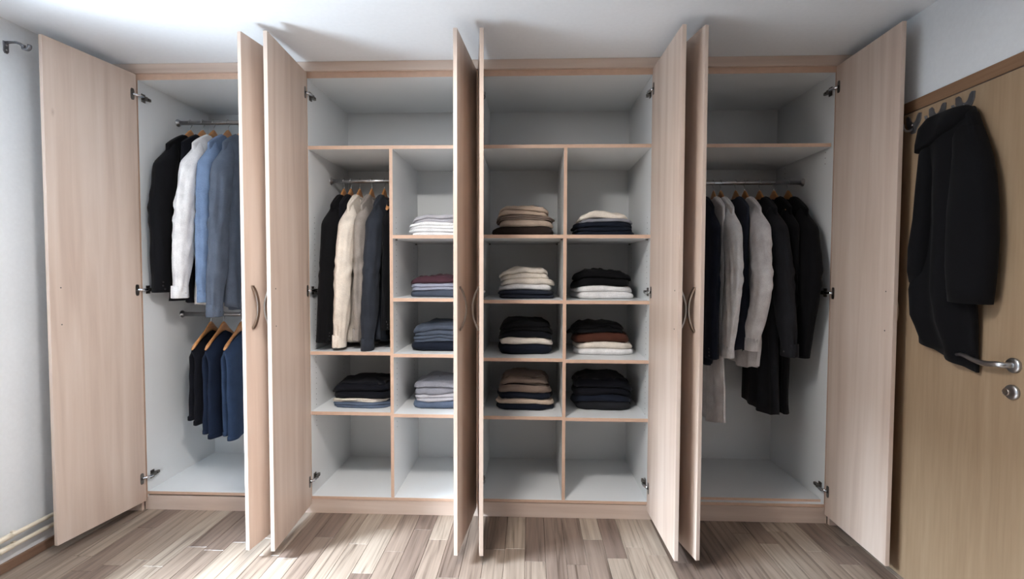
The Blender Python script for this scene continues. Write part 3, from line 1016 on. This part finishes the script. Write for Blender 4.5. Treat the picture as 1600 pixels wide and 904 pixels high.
HS = SHT / 2 + 0.0003
def zsf(k, i): return SH[k][i] + HS
S2 = 'second wardrobe unit'
S3L = 'third wardrobe left column'
S3R = 'third wardrobe right column'
stack('A', 1.27, 0.25, zsf('u2l', 1), 0.375, 0.34, 0.027, [
    ('jeans', 0.024, 2, 1.0, 0.006, 'folded_jeans', 'grey-blue folded cloth at the bottom under hanging shirts'),
    ('cream', 0.020, 2, 0.97, -0.006, 'folded_shirt', 'thin cream folded shirt mid-pile under hanging shirts'),
    ('ink', 0.085, 2, 1.0, 0.004, 'folded_sweater', 'thick near-black folded sweater topping the pile under hanging shirts')], S2, 1)
stack('B', 1.75, 0.25, zsf('u2r', 0), 0.37, 0.34, 0.025, [
    ('white', 0.040, 2, 1.0, 0.0, 'folded_shirt', 'white folded shirt, bottom of the highest stack'),
    ('offwhite', 0.032, 2, 1.0, 0.004, 'folded_shirt', 'off-white folded shirt, middle of the highest stack'),
    ('lightgrey', 0.036, 2, 0.92, 0.012, 'folded_shirt', 'light grey folded shirt, top of the highest stack')], S2, 2)
stack('C', 1.752, 0.27, zsf('u2r', 1), 0.375, 0.34, 0.025, [
    ('slate', 0.034, 1, 1.0, 0.004, 'folded_shirt', 'slate blue folded cloth, bottom of the maroon-topped stack'),
    ('lilac', 0.036, 2, 1.0, 0.0, 'folded_shirt', 'lilac-grey folded shirt, middle of the maroon-topped stack'),
    ('maroon', 0.038, 1, 1.0, 0.004, 'folded_sweater', 'maroon folded sweater on top of its stack')], S2, 3)
stack('D', 1.752, 0.26, zsf('u2r', 2), 0.37, 0.34, 0.027, [
    ('navy', 0.048, 1, 1.0, 0.0, 'folded_jeans', 'navy folded cloth, bottom of the slate grey stack'),
    ('slate', 0.036, 2, 0.97, 0.008, 'folded_sweater', 'slate grey folded sweater, middle of the slate grey stack'),
    ('slate', 0.056, 2, 0.95, 0.008, 'folded_sweater', 'slate grey rumpled sweater, top of the slate grey stack')], S2, 4)
stack('E', 1.757, 0.27, zsf('u2r', 3), 0.365, 0.34, 0.027, [
    ('jeans', 0.036, 1, 1.0, 0.0, 'folded_jeans', 'blue denim folded cloth, bottom of the lowest narrow stack'),
    ('lightgrey', 0.038, 2, 0.98, 0.004, 'folded_shirt', 'light grey folded shirt, middle of the lowest narrow stack'),
    ('midgrey', 0.070, 2, 0.98, 0.0, 'folded_sweater', 'mid-grey rumpled sweater, top of the lowest narrow stack')], S2, 5)
stack('F', 2.264, 0.27, zsf('u3l', 0), 0.385, 0.34, 0.027, [
    ('darkbrown', 0.048, 1, 1.0, 0.0, 'folded_sweater', 'dark brown folded sweater, bottom of the highest stack'),
    ('beige', 0.040, 1, 0.88, 0.0, 'folded_trousers', 'beige folded trousers, second from bottom of the highest stack'),
    ('taupe', 0.024, 2, 0.90, 0.004, 'folded_trousers', 'taupe folded trousers, second from top of the highest stack'),
    ('beige', 0.050, 2, 0.84, -0.004, 'folded_trousers', 'beige folded trousers, top of the highest stack')], S3L, 6)
stack('G', 2.278, 0.29, zsf('u3l', 1), 0.345, 0.33, 0.027, [
    ('darkslate', 0.044, 2, 1.0, 0.0, 'folded_jeans', 'dark slate folded cloth, bottom of the cream stack'),
    ('white', 0.034, 1, 0.97, 0.0, 'folded_shirt', 'white folded shirt, second from bottom of the cream stack'),
    ('cream', 0.030, 1, 0.97, 0.008, 'folded_shirt', 'cream folded shirt, second from top of the cream stack'),
    ('cream', 0.056, 2, 0.88, -0.006, 'folded_sweater', 'cream folded sweater, top of the cream stack')], S3L, 7)
stack('H', 2.272, 0.27, zsf('u3l', 2), 0.345, 0.33, 0.032, [
    ('navy', 0.052, 1, 1.0, 0.0, 'folded_jeans', 'navy folded cloth, bottom of the near-black stack'),
    ('cream', 0.036, 1, 0.97, 0.0, 'folded_shirt', 'cream folded shirt in the middle of the near-black stack'),
    ('ink', 0.036, 1, 0.98, 0.0, 'folded_sweater', 'near-black folded sweater lying on a cream shirt'),
    ('black', 0.050, 2, 0.95, 0.0, 'folded_sweater', 'black folded sweater, top of the near-black stack')], S3L, 8)
stack('I', 2.272, 0.27, zsf('u3l', 3), 0.35, 0.33, 0.030, [
    ('navy', 0.034, 1, 1.0, 0.0, 'folded_jeans', 'navy folded cloth at the very bottom of the taupe stack'),
    ('tan', 0.026, 1, 0.97, 0.0, 'folded_shirt', 'thin tan folded shirt, second from bottom of the taupe stack'),
    ('navy', 0.036, 1, 0.99, 0.0, 'folded_sweater', 'navy folded sweater under the taupe top of the stack'),
    ('taupe', 0.082, 2, 0.93, 0.0, 'folded_sweater', 'thick taupe folded sweater, top of the lowest stack')], S3L, 9)
stack('J', 2.745, 0.27, zsf('u3r', 0), 0.37, 0.34, 0.020, [
    ('navy', 0.048, 2, 1.0, 0.0, 'folded_jeans', 'navy folded jeans, bottom of the highest stack'),
    ('navy', 0.030, 1, 0.97, -0.006, 'folded_jeans', 'navy folded jeans, second from bottom of the highest stack'),
    ('midgrey', 0.016, 1, 0.90, 0.014, 'folded_shirt', 'thin grey folded shirt under cream, highest stack'),
    ('cream', 0.030, 1, 0.84, 0.0, 'folded_shirt', 'cream folded shirt, top of the highest stack')], S3R, 10)
stack('K', 2.747, 0.31, zsf('u3r', 1), 0.375, 0.33, 0.030, [
    ('white', 0.036, 1, 1.0, 0.006, 'folded_shirt', 'white folded shirt, bottom of the black-topped stack'),
    ('white', 0.032, 1, 0.97, -0.004, 'folded_shirt', 'white folded shirt directly under a black sweater'),
    ('black', 0.080, 2, 0.98, 0.0, 'folded_sweater', 'black folded sweater on two white shirts')], S3R, 11)
stack('L', 2.745, 0.32, zsf('u3r', 2), 0.37, 0.33, 0.030, [
    ('white', 0.028, 1, 1.0, 0.012, 'folded_shirt', 'white folded shirt, bottom of the brown-banded stack'),
    ('cream', 0.036, 1, 0.97, 0.010, 'folded_shirt', 'cream folded shirt, under the brown sweater'),
    ('brown', 0.052, 1, 0.98, 0.004, 'folded_sweater', 'brown folded sweater between black sweater and cream shirt'),
    ('black', 0.048, 2, 0.93, -0.018, 'folded_sweater', 'black folded sweater lying on a brown one')], S3R, 12)
stack('M', 2.748, 0.30, zsf('u3r', 3), 0.37, 0.33, 0.032, [
    ('graphite', 0.044, 1, 1.0, 0.006, 'folded_trousers', 'graphite folded trousers, bottom of the lowest stack'),
    ('navy', 0.036, 1, 0.98, 0.0, 'folded_sweater', 'navy folded sweater, middle of the lowest stack'),
    ('ink', 0.090, 2, 0.97, -0.004, 'folded_sweater', 'thick near-black folded sweater, top of the lowest stack')], S3R, 13)

# ------------------------------------------------------------------ coat hooks and the coat on the room door
HOOKS = [(-0.751, 'double-pronged metal hook on the room door carrying the dark coat'),
         (-0.616, 'double-pronged metal hook with round screw behind the coat collar'),
         (-0.485, 'double-pronged metal hook nearest the open wardrobe door')]
XD = XR - 0.026
for hy, lab in HOOKS:
    e = empty('coat_hook', (XD, hy, 2.112))
    tag(e, lab, 'hook', 'coat hooks on the room door')
    poly = [(-0.012, -0.046), (0.012, -0.046), (0.022, -0.026), (0.034, -0.012), (0.043, 0.010), (0.044, 0.036), (0.030, 0.040), (0.020, 0.030), (0.014, 0.012), (0.006, 0.004),
            (-0.006, 0.004), (-0.014, 0.012), (-0.020, 0.030), (-0.030, 0.040), (-0.044, 0.036), (-0.043, 0.010), (-0.034, -0.012), (-0.022, -0.026)]
    MB().prism(poly, 'x', -0.005, 0).obj('back_plate', 'pewter', e, None, 0.001)
    MB().tube([(-0.004, 0, -0.022), (-0.018, 0, -0.034), (-0.034, 0, -0.036), (-0.046, 0, -0.024), (-0.050, 0, -0.006)], [0.006, 0.006, 0.0055, 0.005, 0.006], 8).obj('hook_arm', 'pewter', e)
    disc(MB(), -0.005, 0, -0.008, 0.006, -0.004, 'x', 12, 0, -0.003).obj('screw', 'chrome', e)

def loft_coat():
    cy = -0.76
    e = empty('hanging_coat', (XD - 0.06, cy, 1.03))
    tag(e, 'long near-black coat hanging from a hook on the room door', 'coat')
    def ringset(rows, NA, seed, foldamp, kf):
        """rows: (z, y_lo, y_hi, depth) -> rings hugging the door at x = 0.058 (door) towards -x"""
        rings = []
        for ri, (z, ylo, yhi, dep, tilt) in enumerate(rows):
            ring = []
            yc, hw = (ylo + yhi) / 2, (yhi - ylo) / 2
            t = ri / (len(rows) - 1)
            for j in range(NA):
                th = 2 * PI * j / NA
                c, s = math.cos(th), math.sin(th)
                yy = yc + hw * math.copysign(abs(c) ** 0.8, c)
                xx = 0.054 - dep * (0.5 + 0.5 * math.copysign(abs(s) ** 0.75, s))
                fo = foldamp * math.sin(kf * (yy - cy) + seed + 1.5 * nz(yy * 5, z * 3, seed)) * sstep(0.1, 0.6, t) + 0.012 * nz(yy * 8, z * 5, seed)
                if s > -0.2:
                    xx -= max(fo, -dep * 0.3)
                ring.append((min(xx, 0.056), yy - cy, z - 1.03 + tilt * (yy - yc)))
            rings.append(ring)
        return rings
    rows = [(2.085, -0.79, -0.72, 0.03, 0), (2.078, -0.82, -0.66, 0.06, 0.0), (2.045, -0.845, -0.64, 0.085, 0.0), (2.00, -0.862, -0.635, 0.09, 0.0), (1.94, -0.87, -0.645, 0.09, 0),
            (1.86, -0.875, -0.66, 0.09, 0), (1.76, -0.875, -0.65, 0.09, 0), (1.64, -0.875, -0.64, 0.09, 0), (1.50, -0.875, -0.625, 0.095, 0), (1.36, -0.875, -0.61, 0.095, 0),
            (1.24, -0.873, -0.60, 0.08, 0.1), (1.17, -0.87, -0.595, 0.055, 0.25), (1.12, -0.869, -0.592, 0.036, 0.30), (1.092, -0.868, -0.59, 0.032, 0.32)]
    b = MB().loft(ringset(rows, 64, 2.0, 0.018, 44), 0, True, True, False)
    bo = b.obj('body', 'f_black', e)
    bo.modifiers.new('cloth_thickness', 'SOLIDIFY').thickness = 0.003
    rows = [(2.055, -0.84, -0.77, 0.05, 0), (2.01, -0.865, -0.775, 0.07, 0.3), (1.95, -0.895, -0.785, 0.09, 0.3), (1.88, -0.922, -0.79, 0.10, 0.2), (1.80, -0.942, -0.79, 0.105, 0.1), (1.68, -0.958, -0.79, 0.11, 0), (1.56, -0.965, -0.79, 0.112, 0),
            (1.46, -0.962, -0.795, 0.112, 0), (1.38, -0.954, -0.80, 0.105, 0.02), (1.318, -0.946, -0.805, 0.10, 0.04)]
    b = MB().loft([[(p[0] - 0.004, p[1], p[2]) for p in r] for r in ringset(rows, 44, 5.0, 0.006, 34)], 0, True, True, True)
    b.obj('sleeve', 'f_black', e)
    rows = [(1.98, -0.70, -0.645, 0.05, 0), (1.93, -0.70, -0.645, 0.07, 0), (1.80, -0.70, -0.635, 0.08, 0), (1.66, -0.69, -0.625, 0.085, 0), (1.54, -0.685, -0.615, 0.085, 0), (1.44, -0.675, -0.608, 0.08, 0), (1.39, -0.665, -0.61, 0.07, 0)]
    b = MB().loft([[(p[0] - 0.03, p[1], p[2]) for p in r] for r in ringset(rows, 28, 8.0, 0.004, 30)], 0, True, True, True)
    b.obj('sleeve', 'f_black', e)
    # collar and lapel folded over at the top
    rows = [(2.096, -0.79, -0.70, 0.05, 0), (2.076, -0.83, -0.655, 0.095, 0), (2.035, -0.84, -0.635, 0.112, 0.05), (1.985, -0.80, -0.627, 0.118, -0.15), (1.955, -0.73, -0.63, 0.115, -0.3)]
    b = MB().loft(ringset(rows, 40, 3.0, 0.010, 36), 0, True, True, True)
    b.obj('collar', 'f_black', e)
    MB().tube([(0.018, 0.0, 1.03), (0.012, 0.005, 1.058), (0.012, 0.013, 1.058), (0.018, 0.018, 1.03)], 0.003, 6).obj('hanging_loop', 'f_black', e)
    return e
loft_coat()
